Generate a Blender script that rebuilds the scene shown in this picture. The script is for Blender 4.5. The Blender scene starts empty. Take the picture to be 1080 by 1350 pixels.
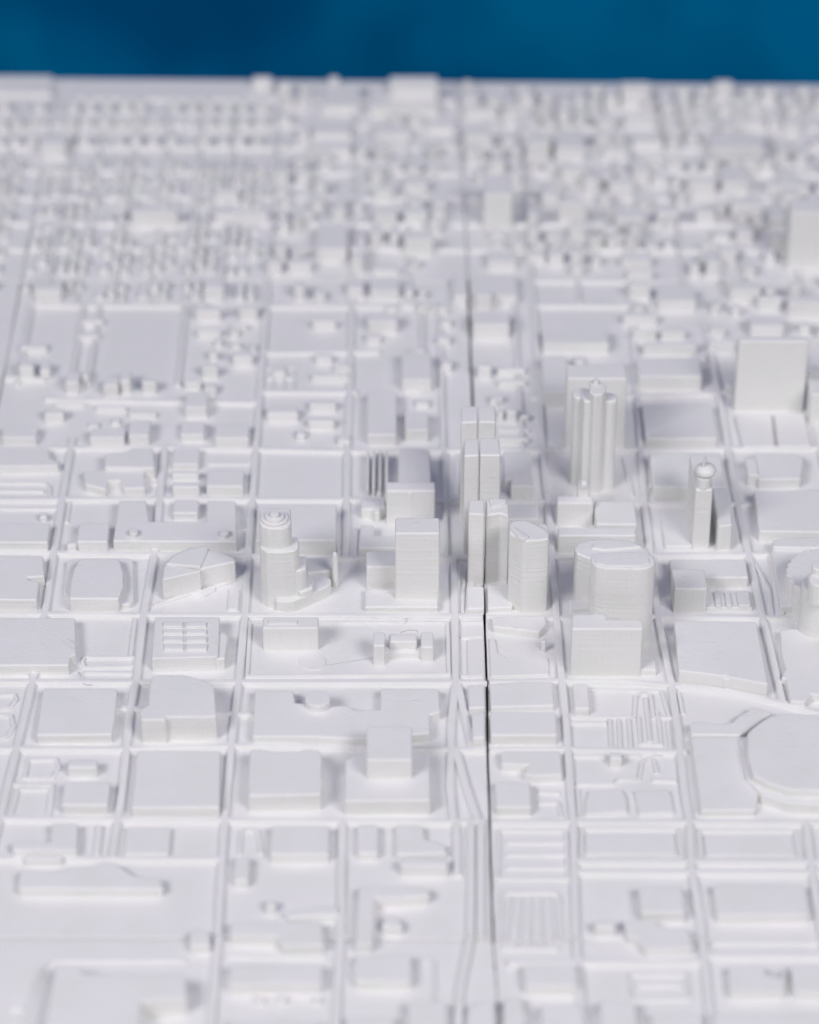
import bpy, bmesh, math, random
from mathutils import Vector
random.seed(7)
SC = bpy.context.scene
COL = SC.collection

# ---------------------------------------------------------------- camera
H = 10.0                      # camera height above the model (1 unit = about 7 cm)
PITCH = math.radians(35.5)
F = 4200.0                    # focal length in photo pixels (photo is 1080 x 1350)
cam = bpy.data.cameras.new("camera")
camo = bpy.data.objects.new("camera", cam); COL.objects.link(camo)
camo.location = (0, 0, H); camo.rotation_euler = (math.pi/2 - PITCH, 0, 0)
cam.sensor_fit = 'VERTICAL'; cam.sensor_height = 36; cam.lens = F/1350*36
cam.clip_start = 0.1; cam.clip_end = 500
cam.dof.use_dof = True; cam.dof.focus_distance = 16.35; cam.dof.aperture_fstop = 0.39
cam.dof.aperture_blades = 0
SC.camera = camo
# ---------------------------------------------------------------- world and lamps
w = bpy.data.worlds.new("World"); SC.world = w; w.use_nodes = True
bg = w.node_tree.nodes['Background']
bg.inputs[0].default_value = (0.86, 0.85, 1.0, 1); bg.inputs[1].default_value = 0.07
def area(name, loc, target, sx, sy, power, col):
    l = bpy.data.lights.new(name, 'AREA'); l.shape = 'RECTANGLE'; l.size = sx; l.size_y = sy
    l.energy = power; l.color = col
    o = bpy.data.objects.new(name, l); COL.objects.link(o); o.location = loc
    o.rotation_euler = (Vector(target)-Vector(loc)).to_track_quat('-Z', 'Y').to_euler()
    return o
area("softbox_left", (-19, -6, 24), (0, 14, 0), 15, 10, 6650, (0.985, 0.955, 1.0))
area("softbox_right", (16, -8, 24), (0, 14, 0), 15, 10, 6000, (0.985, 0.955, 1.0))
area("softbox_top", (0, 15, 26), (0, 14, 0), 12, 8, 1050, (0.70, 0.655, 1.0))
SC.view_settings.view_transform = 'Standard'; SC.view_settings.look = 'None'
SC.view_settings.gamma = 1; SC.view_settings.exposure = 0.0
SC.view_settings.use_curve_mapping = False
SC.render.engine = 'CYCLES'
SC.cycles.max_bounces = 8; SC.cycles.diffuse_bounces = 6

# ---------------------------------------------------------------- measuring helpers
CP, SP = math.cos(PITCH), math.sin(PITCH)
def ray(px, py):
    u = (px-540)/F; v = (675-py)/F
    return Vector((u, CP+v*SP, -SP+v*CP))
def gp(px, py, z=0.0):
    d = ray(px, py); t = (z-H)/d.z
    return Vector((d.x*t, d.y*t, z))
def height(yf, yb, z0=0.0):
    "height of a wall whose foot is seen at yb and whose top is seen at yf"
    P = gp(540, yb, z0); d = ray(540, yf)
    return H + P.y/d.y*d.z

# ---------------------------------------------------------------- materials
def plastic(name, base, bump=1.0, rough=0.5):
    m = bpy.data.materials.new(name); m.use_nodes = True
    nt = m.node_tree; N = nt.nodes; L = nt.links; bs = N['Principled BSDF']
    bs.inputs['Roughness'].default_value = rough
    bs.inputs['Specular IOR Level'].default_value = 0.35
    bs.inputs['Subsurface Weight'].default_value = 0.12
    bs.inputs['Subsurface Radius'].default_value = (0.012, 0.012, 0.010)
    bs.inputs['Subsurface Scale'].default_value = 1.0
    geo = N.new('ShaderNodeNewGeometry')
    sep = N.new('ShaderNodeSeparateXYZ'); L.new(geo.outputs['True Normal'], sep.inputs[0])
    ab = N.new('ShaderNodeMath'); ab.operation = 'GREATER_THAN'; ab.inputs[1].default_value = 0.8
    L.new(sep.outputs[2], ab.inputs[0])
    # layer lines run round the walls
    noi = N.new('ShaderNodeTexNoise'); noi.inputs['Scale'].default_value = 1.0; noi.inputs['Detail'].default_value = 3
    mp = N.new('ShaderNodeMapping'); mp.inputs['Scale'].default_value = (0.35, 0.35, 100)
    L.new(geo.outputs['Position'], mp.inputs[0]); L.new(mp.outputs[0], noi.inputs['Vector'])
    # raster strokes run diagonally over the flats
    mp2 = N.new('ShaderNodeMapping'); mp2.inputs['Rotation'].default_value = (0, 0, math.radians(40))
    mp2.inputs['Scale'].default_value = (4, 125, 1)
    L.new(geo.outputs['Position'], mp2.inputs[0])
    # mapping rotates before it scales for type POINT only after scale, so use a vector rotate first
    vr = N.new('ShaderNodeVectorRotate'); vr.rotation_type = 'Z_AXIS'; vr.inputs['Angle'].default_value = math.radians(38)
    L.new(geo.outputs['Position'], vr.inputs['Vector'])
    mp2.inputs['Rotation'].default_value = (0, 0, 0); L.new(vr.outputs[0], mp2.inputs[0])
    noi2 = N.new('ShaderNodeTexNoise'); noi2.inputs['Scale'].default_value = 1.0; noi2.inputs['Detail'].default_value = 2
    L.new(mp2.outputs[0], noi2.inputs['Vector'])
    fine = N.new('ShaderNodeTexNoise'); fine.inputs['Scale'].default_value = 55; fine.inputs['Detail'].default_value = 4
    L.new(geo.outputs['Position'], fine.inputs['Vector'])
    mp3 = N.new('ShaderNodeMapping'); mp3.inputs['Scale'].default_value = (60, 60, 0.8); L.new(geo.outputs['Position'], mp3.inputs[0])
    noi3 = N.new('ShaderNodeTexNoise'); noi3.inputs['Scale'].default_value = 1.0; noi3.inputs['Detail'].default_value = 2
    L.new(mp3.outputs[0], noi3.inputs['Vector'])
    wa = N.new('ShaderNodeMath'); wa.operation = 'MULTIPLY_ADD'; wa.inputs[1].default_value = 0.7
    L.new(noi3.outputs[0], wa.inputs[0]); L.new(noi.outputs[0], wa.inputs[2]); noi = wa
    mx = N.new('ShaderNodeMix'); mx.data_type = 'FLOAT'
    L.new(ab.outputs[0], mx.inputs[0]); wf_ = N.new('ShaderNodeMath'); wf_.operation = 'MULTIPLY'; wf_.inputs[1].default_value = 0.75
    L.new(noi.outputs[0], wf_.inputs[0]); L.new(wf_.outputs[0], mx.inputs[2]); fl_ = N.new('ShaderNodeMath'); fl_.operation = 'MULTIPLY'; fl_.inputs[1].default_value = 0.38
    L.new(noi2.outputs[0], fl_.inputs[0]); L.new(fl_.outputs[0], mx.inputs[3])
    ad = N.new('ShaderNodeMath'); ad.operation = 'MULTIPLY_ADD'; ad.inputs[1].default_value = 0.5; L.new(mx.outputs[0], ad.inputs[2]); L.new(fine.outputs[0], ad.inputs[0])
    # sparse blobs and scratches left by the nozzle
    sc_ = N.new('ShaderNodeMapping'); sc_.inputs['Scale'].default_value = (14, 40, 14); sc_.inputs['Rotation'].default_value = (0, 0, 0.25)
    L.new(geo.outputs['Position'], sc_.inputs[0])
    sn = N.new('ShaderNodeTexNoise'); sn.inputs['Scale'].default_value = 1.0; sn.inputs['Detail'].default_value = 4; L.new(sc_.outputs[0], sn.inputs['Vector'])
    sr = N.new('ShaderNodeMapRange'); sr.inputs[1].default_value = 0.66; sr.inputs[2].default_value = 0.74; sr.inputs[4].default_value = 0.45
    L.new(sn.outputs[0], sr.inputs[0])
    ad2 = N.new('ShaderNodeMath'); ad2.operation = 'ADD'; L.new(ad.outputs[0], ad2.inputs[0]); L.new(sr.outputs[0], ad2.inputs[1]); ad = ad2
    bp = N.new('ShaderNodeBump'); bp.inputs['Strength'].default_value = 0.9*bump; bp.inputs['Distance'].default_value = 0.004
    L.new(ad.outputs[0], bp.inputs['Height']); L.new(bp.outputs[0], bs.inputs['Normal'])
    # faint greenish cast of the light, put into the colour as slow noise
    big = N.new('ShaderNodeTexNoise'); big.inputs['Scale'].default_value = 5; big.inputs['Detail'].default_value = 3
    L.new(geo.outputs['Position'], big.inputs['Vector'])
    cr = N.new('ShaderNodeValToRGB')
    cr.color_ramp.elements[0].position = 0.35; cr.color_ramp.elements[1].position = 0.65
    cr.color_ramp.elements[0].color = (base[0]*0.965, base[1]*0.985, base[2]*0.965, 1)
    cr.color_ramp.elements[1].color = (base[0], base[1], base[2], 1)
    L.new(big.outputs[0], cr.inputs[0]); L.new(cr.outputs[0], bs.inputs['Base Color'])
    return m
WHITE = plastic('white_print_plastic', (0.81, 0.805, 0.785))
def simple(name, col, rough=0.8):
    m = bpy.data.materials.new(name); m.use_nodes = True
    b = m.node_tree.nodes['Principled BSDF']; b.inputs['Base Color'].default_value = (*col, 1); b.inputs['Roughness'].default_value = rough
    return m
# ---------------------------------------------------------------- mesh helpers
def finish(bm, name, mat, parent=None, smooth=True, ang=50):
    bmesh.ops.recalc_face_normals(bm, faces=bm.faces)
    me = bpy.data.meshes.new(name); bm.to_mesh(me); bm.free()
    me.materials.append(mat)
    if smooth:
        me.shade_smooth(); me.set_sharp_from_angle(angle=math.radians(ang))
    o = bpy.data.objects.new(name, me); COL.objects.link(o)
    if smooth:
        wn = o.modifiers.new('weighted_normals', 'WEIGHTED_NORMAL'); wn.keep_sharp = True; wn.weight = 80
    if parent:
        o.parent = parent; o.location = -parent.location if False else (0, 0, 0)
    return o
def prism(bm, pts, z0, z1, r=0.010, seg=2):
    "pts: list of (x, y) world; a solid with soft top and corner edges"
    b2 = bmesh.new()
    n = len(pts)
    lo = [b2.verts.new((p[0], p[1], z0)) for p in pts]; hi = [b2.verts.new((p[0], p[1], z1)) for p in pts]
    b2.faces.new(hi); b2.faces.new(lo[::-1])
    for i in range(n):
        j = (i+1) % n
        b2.faces.new((lo[i], lo[j], hi[j], hi[i]))
    bmesh.ops.recalc_face_normals(b2, faces=b2.faces)
    if r > 0:
        r = min(r, (z1-z0)*0.45)
        es = [e for e in b2.edges if not (abs(e.verts[0].co.z-z0) < 1e-6 and abs(e.verts[1].co.z-z0) < 1e-6)]
        es = [e for e in es if e.calc_face_angle(0) > 0.2]
        bmesh.ops.bevel(b2, geom=es, offset=r, segments=seg, profile=0.5, affect='EDGES', clamp_overlap=True)
    me = bpy.data.meshes.new('tmp'); b2.to_mesh(me); b2.free(); bm.from_mesh(me); bpy.data.meshes.remove(me)
OCC = []
def tag(o, label, cat, group=None, kind=None):
    if label: o['label'] = label
    if cat: o['category'] = cat
    if group: o['group'] = group
    if kind: o['kind'] = kind
    return o
def rel(pts, c): return [(p[0]-c.x, p[1]-c.y) for p in pts]
def ell(cx, cy, rx, ry, n=20, a0=0, a1=360):
    return [(cx+rx*math.cos(math.radians(a0+(a1-a0)*i/(n if a1-a0 == 360 else n-1))),
             cy+ry*math.sin(math.radians(a0+(a1-a0)*i/(n if a1-a0 == 360 else n-1)))) for i in range(n)]
def solve(part):
    "part: (name, roof outline in photo pixels, yb of the foot below the lowest roof corner, options)"
    nm, pts, yb, o = part
    if 'h' in o: h = o['h']
    else: h = max(height(max(p[1] for p in pts), yb), 0.006)
    h += o.get('dh', 0)
    wp = [gp(x, y, h) for x, y in pts]
    return nm, wp, h, o
ALL = []
def thing(name, label, cat, parts, group=None):
    S = [solve(p) for p in parts]
    allp = [p for s in S for p in s[1]]
    x0, x1 = min(p.x for p in allp), max(p.x for p in allp); y0, y1 = min(p.y for p in allp), max(p.y for p in allp)
    OCC.append((x0, x1, y0, y1))
    c = Vector(((x0+x1)/2, (y0+y1)/2, 0))
    if len(S) == 1 and not S[0][3].get('sub'):
        nm, wp, h, o = S[0]
        bm = bmesh.new(); prism(bm, rel(wp, c), o.get('z0', 0.0), h, o.get('r', 0.010))
        ob = finish(bm, name, WHITE); ob.location = c
        return tag(ob, label, cat, group)
    root = bpy.data.objects.new(name, None); COL.objects.link(root); root.location = c; root.empty_display_size = 0.05
    tag(root, label, cat, group)
    hp = 0; k = 0; top = []
    for nm, wp, h, o in S:
        if 'on' in o:      # sits on top of the part before it
            h0 = top[o['on']]; h = h0+o['dh']; wp = [gp(x, y, h) for x, y in parts[k][1]]; z0 = h0-0.004
        else: z0 = o.get('z0', 0.0)
        top.append(h)
        bm = bmesh.new()
        if o.get('ball'):
            q = wp[0]; rr = o['ball']
            bmesh.ops.create_uvsphere(bm, u_segments=20, v_segments=12, radius=rr)
            for v in bm.verts: v.co.z *= o.get('sq', 1.0); v.co += Vector((q.x-c.x, q.y-c.y, h))
        else:
            prism(bm, rel(wp, c), z0-0.0005*k, h, o.get('r', 0.010))
        ob = finish(bm, nm, WHITE, root)
        if 'lab' in o: ob['label'] = o['lab']
        k += 1
    return root
def P(name, pts, yb, **o): return (name, pts, yb, o)
def R(x0, x1, yk, yf):      # a roof as a plain rectangle seen in perspective: converge toward the vanishing point
    def c(x, y): return 508+(x-508)*(y+2181)/(yf+2181)
    return [(c(x0, yk), yk), (c(x1, yk), yk), (x1, yf), (x0, yf)]

# ================================================================ ground tiles, table, backdrop
def vx(x0, y0, y): return 508+(x0-508)*(y+2181)/(y0+2181)
CR = [(598, 60), (603, 105), (609, 200), (615, 320), (620, 450), (623.5, 540), (628, 660), (632, 730), (637.5, 772), (640, 850), (642, 900), (643, 980), (646, 1085), (650, 1240), (656, 1312), (661, 1420)]
def crack(y):
    for (xa, ya), (xb, yb) in zip(CR, CR[1:]):
        if ya <= y <= yb: return xa+(xb-xa)*(y-ya)/(yb-ya)
    return CR[0][0] if y < CR[0][1] else CR[-1][0]
def seamL(y): return vx(4, 500, y)
TH = 0.16
YF = lambda x: 103+0.0075*x           # far edge
def s1(x): return 371+0.001*x
def s2(x): return 1236+0.0065*x
def tile(pts):
    wp = [gp(x, y) for x, y in pts]
    bm = bmesh.new(); prism(bm, [(p.x, p.y) for p in wp], -TH, 0.0, 0.006)
    o = finish(bm, 'ground', WHITE); return tag(o, None, None, kind='structure')
rj = random.Random(3)
def col_edge(fn, ya, yb, off, jit=0.5, n=34):
    return [(fn(ya+(yb-ya)*i/n)+off+rj.uniform(-jit, jit), ya+(yb-ya)*i/n) for i in range(n+1)]
def panel(fl, fr, ya, yb, ol, orr):
    # fl / fr: left and right boundary functions of y, ya / yb: far / near boundary functions of x
    L_ = col_edge(fl, ya(fl(400)), yb(fl(1000)), ol); R_ = col_edge(fr, ya(fr(400)), yb(fr(1000)), orr)
    tile(L_[::-1]+R_)
far = lambda x: YF(x)
GAP = [(0.3, 0.35), (0.6, 1.5), (1.0, 0.55)]   # half widths of the left seam and of the crack, per row of tiles
cols = []
for row in range(3):
    gl, gc = GAP[row]
    cols.append([(lambda y: vx(-620, 500, y), seamL, 0, -gl), (seamL, crack, gl, -gc), (crack, lambda y: vx(1230, 500, y), gc, 0)])
near = lambda x: 1470
for fl, fr, ol, orr in cols[0]: panel(fl, fr, lambda x: YF(x), lambda x: s1(x)-0.45, ol, orr)
for fl, fr, ol, orr in cols[1]: panel(fl, fr, lambda x: s1(x)+0.45, lambda x: s2(x)-0.9, ol, orr)
for fl, fr, ol, orr in cols[2]: panel(fl, fr, lambda x: s2(x)+0.9, near, ol, orr)
# low border strip on the far left tile, seen as a step in the far edge
bm = bmesh.new()
prism(bm, [tuple(gp(x, y)[:2]) for x, y in [(-180, 104), (70, 104.5), (68, 128), (-190, 126)]], 0.0, 0.03, 0.006)
tag(finish(bm, 'ground', WHITE), None, None, kind='structure')

tb = bmesh.new(); bmesh.ops.create_cube(tb, size=1)
y_far = gp(540, 112).y
for v in tb.verts: v.co = Vector((v.co.x*11, (y_far-2.0)/2+1.0+v.co.y*(y_far-2.2), -TH-0.01-0.15+v.co.z*0.3))
tm = simple('tabletop_brown', (0.20, 0.15, 0.10), 0.6)
tn = tm.node_tree; nz = tn.nodes.new('ShaderNodeTexNoise'); nz.inputs['Scale'].default_value = 6
rp = tn.nodes.new('ShaderNodeValToRGB'); rp.color_ramp.elements[0].color = (0.16, 0.12, 0.08, 1); rp.color_ramp.elements[1].color = (0.24, 0.19, 0.13, 1)
tn.links.new(nz.outputs[0], rp.inputs[0]); tn.links.new(rp.outputs[0], tn.nodes['Principled BSDF'].inputs['Base Color'])
tt = finish(tb, 'tabletop', tm, smooth=False); tag(tt, None, None, kind='structure')

bd = bmesh.new()
nx, nz_ = 90, 20
g = [[None]*(nz_+1) for _ in range(nx+1)]
for i in range(nx+1):
    for j in range(nz_+1):
        x = -24+48*i/nx; z = -16+32*j/nz_
        yy = 30+0.25*math.sin(x*0.9)+0.18*math.sin(x*2.1+1)+0.1*math.sin(z*0.7+x)
        g[i][j] = bd.verts.new((x, yy, z))
for i in range(nx):
    for j in range(nz_): bd.faces.new((g[i][j], g[i+1][j], g[i+1][j+1], g[i][j+1]))
bmm = simple('blue_cloth', (0.0, 0.08, 0.21), 1.0); bmm.node_tree.nodes['Principled BSDF'].inputs['Specular IOR Level'].default_value = 0.0
t = bmm.node_tree; a = t.nodes.new('ShaderNodeTexNoise'); a.inputs['Scale'].default_value = 0.45; a.inputs['Detail'].default_value = 2
tc = t.nodes.new('ShaderNodeNewGeometry'); mb = t.nodes.new('ShaderNodeMapping'); mb.inputs['Scale'].default_value = (-1, 1, 1); t.links.new(tc.outputs['Position'], mb.inputs[0]); t.links.new(mb.outputs[0], a.inputs['Vector'])
r_ = t.nodes.new('ShaderNodeValToRGB'); r_.color_ramp.elements[0].position = 0.35; r_.color_ramp.elements[1].position = 0.65
r_.color_ramp.elements[0].color = (0.0, 0.095, 0.26, 1); r_.color_ramp.elements[1].color = (0.0, 0.21, 0.45, 1)
t.links.new(a.outputs[0], r_.inputs[0]); t.links.new(r_.outputs[0], t.nodes['Principled BSDF'].inputs['Base Color'])
tag(finish(bd, 'backdrop', bmm), None, None, kind='structure')

# ================================================================ raised road ribs
RH = [0.0205]
ROADL = []
def rib(pts, wpx=0.04, hgt=None, name='road', step=None):
    RH[0] += 0.00006
    h = hgt if hgt else RH[0]
    # densify, then drop what falls into the crack
    d = []
    for (xa, ya), (xb, yb) in zip(pts, pts[1:]):
        n = max(1, int(math.hypot(xb-xa, yb-ya)/14))
        for i in range(n): d.append((xa+(xb-xa)*i/n, ya+(yb-ya)*i/n))
    d.append(pts[-1])
    runs = [[]]
    for k, (x, y) in enumerate(d):
        if k:
            px, py = d[k-1]
            for fn, m in ((crack, 3.2), (seamL, 3.2)):
                if (px-fn(py))*(x-fn(y)) < 0:
                    cx = fn(y); s = 1 if x > px else -1
                    tt_ = (cx-px)/(x-px); cy = py+(y-py)*tt_
                    runs[-1].append((cx-s*m, cy)); runs.append([(cx+s*m, cy)])
            for fn in (s1, s2):
                if (py-fn(px))*(y-fn(x)) < 0:
                    s = 1 if y > py else -1; cy = fn(x)
                    cx = px+(x-px)*(cy-py)/(y-py)
                    runs[-1].append((cx, cy-s*1.6)); runs.append([(cx, cy+s*1.6)])
        runs[-1].append((x, y))
    bm = bmesh.new()
    for run in runs:
        if len(run) < 2: continue
        W = [gp(x, y) for x, y in run]
        Wc = [W[0]]
        for q in W[1:]:
            if (q-Wc[-1]).length > 0.012: Wc.append(q)
        W = Wc
        if len(W) < 2: continue
        prof = [(-0.5, -0.004), (-0.42, 0.75*h), (-0.3, h), (0.3, h), (0.42, 0.75*h), (0.5, -0.004)]
        rings = []
        for i, p in enumerate(W):
            a_ = W[max(0, i-1)]; b_ = W[min(len(W)-1, i+1)]; t_ = (b_-a_).normalized(); n_ = Vector((-t_.y, t_.x, 0))
            wj = wpx*(1+rj.uniform(-0.05, 0.05))
            rings.append([bm.verts.new((p.x+n_.x*o*wj, p.y+n_.y*o*wj, z)) for o, z in prof])
        for ra, rb in zip(rings, rings[1:]):
            for i in range(5): bm.faces.new((ra[i], rb[i], rb[i+1], ra[i+1]))
        bm.faces.new(rings[0]); bm.faces.new(rings[-1][::-1])
    if not bm.faces: bm.free(); return
    o = finish(bm, name, WHITE, ang=65)
    tag(o, None, None, kind='structure'); return o
# cross streets
for ps in [
    [(-30, 661), (200, 660), (460, 661), (600, 663), (850, 667), (1100, 668)],
    [(-30, 730), (200, 733), (480, 739), (700, 737), (1000, 733), (1100, 733)],
    [(-30, 811), (190, 813), (600, 815), (740, 818), (880, 815), (1100, 818)],
    [(-30, 901), (320, 902), (600, 902), (740, 900), (830, 901), (890, 907), (960, 914), (1030, 929), (1100, 947)],
    [(150, 936), (215, 939), (335, 945)],
    [(-30, 989), (160, 990), (335, 985), (600, 991), (745, 990), (905, 994)],
    [(-30, 1081), (300, 1084), (640, 1086), (905, 1086), (1100, 1087)],
    [(-30, 1134), (290, 1135)], [(760, 1138), (1100, 1139)], [(760, 1152), (1100, 1153)],
    [(670, 1272), (930, 1270)], [(930, 1262), (1100, 1262)],
    [(-30, 594), (220, 592), (460, 597), (620, 596), (860, 595), (1100, 592)],
    [(350, 467), (470, 466), (500, 466)], [(40, 405), (240, 405)], [(350, 406), (600, 406)], [(700, 372), (835, 373)],
    [(700, 405), (835, 405)], [(340, 519), (470, 519)], [(60, 528), (240, 532), (340, 533)], [(700, 525), (860, 524), (960, 520)],
    [(-30, 330), (600, 331), (1100, 333)], [(-30, 296), (1100, 299)], [(-30, 262), (1100, 264)], [(-30, 228), (1100, 231)],
    [(-30, 195), (1100, 199)], [(-30, 166), (1100, 170)], [(100, 132), (1100, 139)], [(0, 500), (60, 503)]]:
    rib(ps, 0.042)
# long streets
V = [
    [(96, 580), (82, 663), (71, 735), (60, 810), (43, 903), (20, 1000), (0, 1083), (-20, 1150)],
    [(217, 592), (210, 670), (203, 740), (190, 813), (180, 900), (172, 940), (161, 1047), (148, 1134)],
    [(352, 400), (346, 480), (337, 600), (333, 663), (328, 730), (323, 815), (315, 903), (308, 960), (299, 1050), (292, 1150), (287, 1250), (278, 1360)],
    [(464, 400), (462, 500), (458, 600), (456, 739)], [(452, 1085), (449, 1236), (443, 1360)],
    [(598, 740), (600, 816), (601, 900), (595, 960), (594, 1040), (598, 1085)],
    [(601, 990), (615, 1040), (630, 1085)], [(604, 905), (622, 985)],
    [(602, 1087), (603, 1156)], [(621, 1087), (621, 1190), (620, 1238), (606, 1310), (604, 1360)], [(634, 1087), (634, 1240)],
    [(704, 400), (710, 500), (716, 610), (722, 660), (728, 740), (734, 817), (740, 895), (747, 960), (752, 1040), (756, 1090), (759, 1236), (769, 1360)],
    [(832, 400), (843, 560), (850, 671), (858, 735), (868, 820), (885, 905), (893, 960), (902, 1045), (909, 1087), (912, 1150), (924, 1220), (938, 1360)],
    [(930, 430), (955, 560), (965, 632), (986, 729), (1005, 815), (1032, 930)], [(1062, 1085), (1072, 1160), (1088, 1262)],
    [(622, 747), (618, 811)], [(1060, 470), (1090, 640)]]
for ps in V: rib(ps, 0.044)
for x in (-28, 60, 100, 150, 196, 243, 290): rib([(vx(x, 400, 400), 400), (vx(x, 400, 150), 150)], 0.03)
for x in (352, 464, 540, 704, 764, 832, 905, 990, 1060): rib([(vx(x, 400, 400), 400), (vx(x, 400, 122), 122)], 0.034)
for x in (25, 96, 118, 236): rib([(vx(x, 500, 510), 510), (vx(x, 500, 405), 405)], 0.03)
for x, a, b in ((500, 600, 660), (560, 400, 520), (585, 420, 740), (690, 400, 660)): rib([(vx(x, 600, a), a), (vx(x, 600, b), b)], 0.03)
# lesser ribs: kerbs of car parks and paths
KW = 0.023
for ps in [
    [(-20, 638), (60, 638), (66, 644), (66, 655)], [(-20, 648), (58, 649)], [(-20, 672), (76, 672)], [(92, 664), (88, 690)],
    [(112, 868), (178, 868), (178, 880), (112, 881), (109, 874), (112, 868)], [(112, 888), (176, 889)], [(178, 817), (172, 868)],
    [(0, 918), (19, 917), (22, 924), (14, 934), (0, 936)], [(0, 944), (15, 945), (18, 960), (10, 973), (0, 975)],
    [(17, 1036), (70, 1036), (65, 1080)], [(37, 1003), (74, 1002), (78, 1014), (70, 1026), (33, 1027), (37, 1003)], [(24, 1042), (67, 1042), (63, 1076), (15, 1077), (24, 1042)],
    [(330, 822), (590, 822), (592, 890), (326, 893), (330, 822)],
    [(202, 800), (250, 784), (300, 770), (324, 758)],
    [(607, 822), (637, 822)], [(608, 842), (636, 840)], [(607, 893), (637, 893)], [(608, 905), (616, 905)],
    [(750, 947), (836, 947), (838, 920), (848, 915), (858, 918), (862, 947), (890, 948)],
    [(842, 947), (845, 982), (872, 983), (868, 947), (866, 940)], [(851, 922), (857, 978)], [(752, 955), (800, 955)], [(804, 950), (806, 990)], [(816, 950), (818, 990)], [(829, 950), (832, 988), (842, 992)],
    [(756, 911), (872, 912), (882, 946)], [(880, 952), (884, 990)], [(756, 998), (803, 999)], [(822, 998), (843, 998), (848, 990)],
    [(760, 1035), (810, 1035), (815, 1029), (842, 1029), (846, 1008), (856, 1001), (870, 998)], [(862, 1003), (866, 1020)], [(860, 1030), (892, 1031)],
    [(660, 1096), (752, 1096)], [(668, 1112), (746, 1112)], [(668, 1128), (747, 1128)], [(668, 1145), (748, 1145)], [(658, 1098), (657, 1158)], [(658, 1160), (752, 1160)], [(746, 1098), (749, 1160)],
    [(658, 1240), (661, 1184), (668, 1178), (732, 1178), (738, 1184), (742, 1240)], [(675, 1184), (668, 1240)], [(688, 1184), (684, 1250)], [(700, 1184), (700, 1250)], [(713, 1184), (716, 1250)], [(726, 1184), (731, 1240)],
    [(660, 1252), (735, 1252)],
    [(768, 1094), (893, 1094), (899, 1132), (766, 1134), (768, 1094)], [(922, 1096), (1048, 1096), (1056, 1134), (926, 1135), (922, 1096)],
    [(830, 1286), (905, 1286), (909, 1318), (832, 1320), (830, 1286)], [(842, 1300), (898, 1300)], [(940, 1244), (1090, 1244)], [(944, 1256), (1090, 1256)], [(780, 1266), (920, 1262)],
    [(30, 1360), (48, 1292), (58, 1276), (72, 1268), (245, 1267)], [(300, 1262), (430, 1264)], [(12, 1330), (30, 1330)],
    [(316, 1128), (318, 1100), (328, 1094), (340, 1098), (344, 1126)], [(562, 1264), (572, 1270), (572, 1330)],
    [(935, 779), (935, 806)], [(710, 1046), (738, 1047)], [(710, 1060), (736, 1060), (740, 1078)], [(710, 1030), (735, 1030)], [(762, 1043), (764, 1078)],
    [(895, 915), (900, 942)], [(993, 741), (1014, 778), (1018, 812)], [(1022, 740), (1032, 812)],
    [(352, 487), (392, 487)], [(352, 500), (392, 500)], [(362, 487), (360, 518)], [(375, 487), (374, 518)], [(388, 487), (388, 518)],
    [(865, 612), (858, 640), (848, 660)], [(822, 605), (834, 655)], [(842, 600), (850, 655)], [(590, 600), (586, 655)], [(603, 600), (604, 655)], [(612, 745), (610, 810)],
    [(130, 640), (215, 640)], [(310, 700), (326, 700)], [(470, 700), (468, 735)], [(445, 700), (447, 736)],
    ]: rib(ps, KW, 0.0125+0.00003*((int(ps[0][0]*7+ps[0][1]*13)) % 40), name='path')

# ================================================================ buildings in the sharp zone
T = thing
T('building', "wide flat block with a notched right side, cut by the left photo edge", 'building',
  [P('building', [(-40, 731), (57, 732), (59, 759), (37, 761), (38, 764), (52, 766), (49, 791), (-40, 790)], 806)])
T('building', "low square hall with a bulging round-backed centre and flanking shoulders", 'building',
  [P('wing', [(88, 739), (98, 736), (166, 735), (176, 737), (177, 790), (172, 796), (158, 797), (158, 790), (90, 790), (84, 780)], 804),
   P('hall', [(103, 739), (112, 735.5), (150, 735.5), (158, 738), (163, 755), (163, 772), (157, 789), (91, 789), (93, 768), (97, 750)], 807)])
T('theatre', "fan-shaped building with a curved stepped roof, left of the round stepped tower", 'building',
  [P('hall', [(217, 743), (226, 733), (243, 724), (266, 719), (275, 721), (278, 725), (296, 729), (309, 735), (311, 740), (264, 750)], 777),
   P('lower_wing', [(217, 744), (264, 751), (265, 753), (214, 764)], 792),
   P('roof_step', [(219, 743), (228, 733), (246, 724.5), (268, 719.5), (275, 722), (264, 747)], 0, on=0, dh=0.014, r=0.006)])
T('building', "tiny low bar at the right end of the fan-shaped building's plot", 'building', [P('b', R(300, 314, 776, 803), 806)])
T('terrace', "low flat wedge at the foot of the fan-shaped building", 'terrace', [P('b', [(250, 781), (284, 772), (284, 777), (268, 786)], 789)])
T('building', "long U-shaped block with two round roof vents, beyond the fan-shaped building", 'building',
  [P('block', [(157, 659), (193, 659), (197, 687), (272, 687), (273, 659), (311, 660), (313, 714), (149, 713)], 728),
   P('roof_vent', ell(176, 700, 6, 4, 12), 0, on=0, dh=0.03, r=0.006), P('roof_vent', ell(296, 701, 6, 4, 12), 0, on=0, dh=0.03, r=0.006)])
T('building', "small box standing inside the arms of the U-shaped block", 'building', [P('b', R(228, 261, 658, 676), 687)])
T('building', "small box with a stub on its left, left of the U-shaped block", 'building',
  [P('block', R(101, 142, 689, 714), 728), P('annex', R(88, 101, 713, 719), 730)])
T('building', "flat rectangular block with a small roof stub, at the left edge below the striped plot", 'building',
  [P('block', R(-40, 63, 689, 715), 729), P('annex', R(52, 62, 675, 682), 690)])
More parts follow.
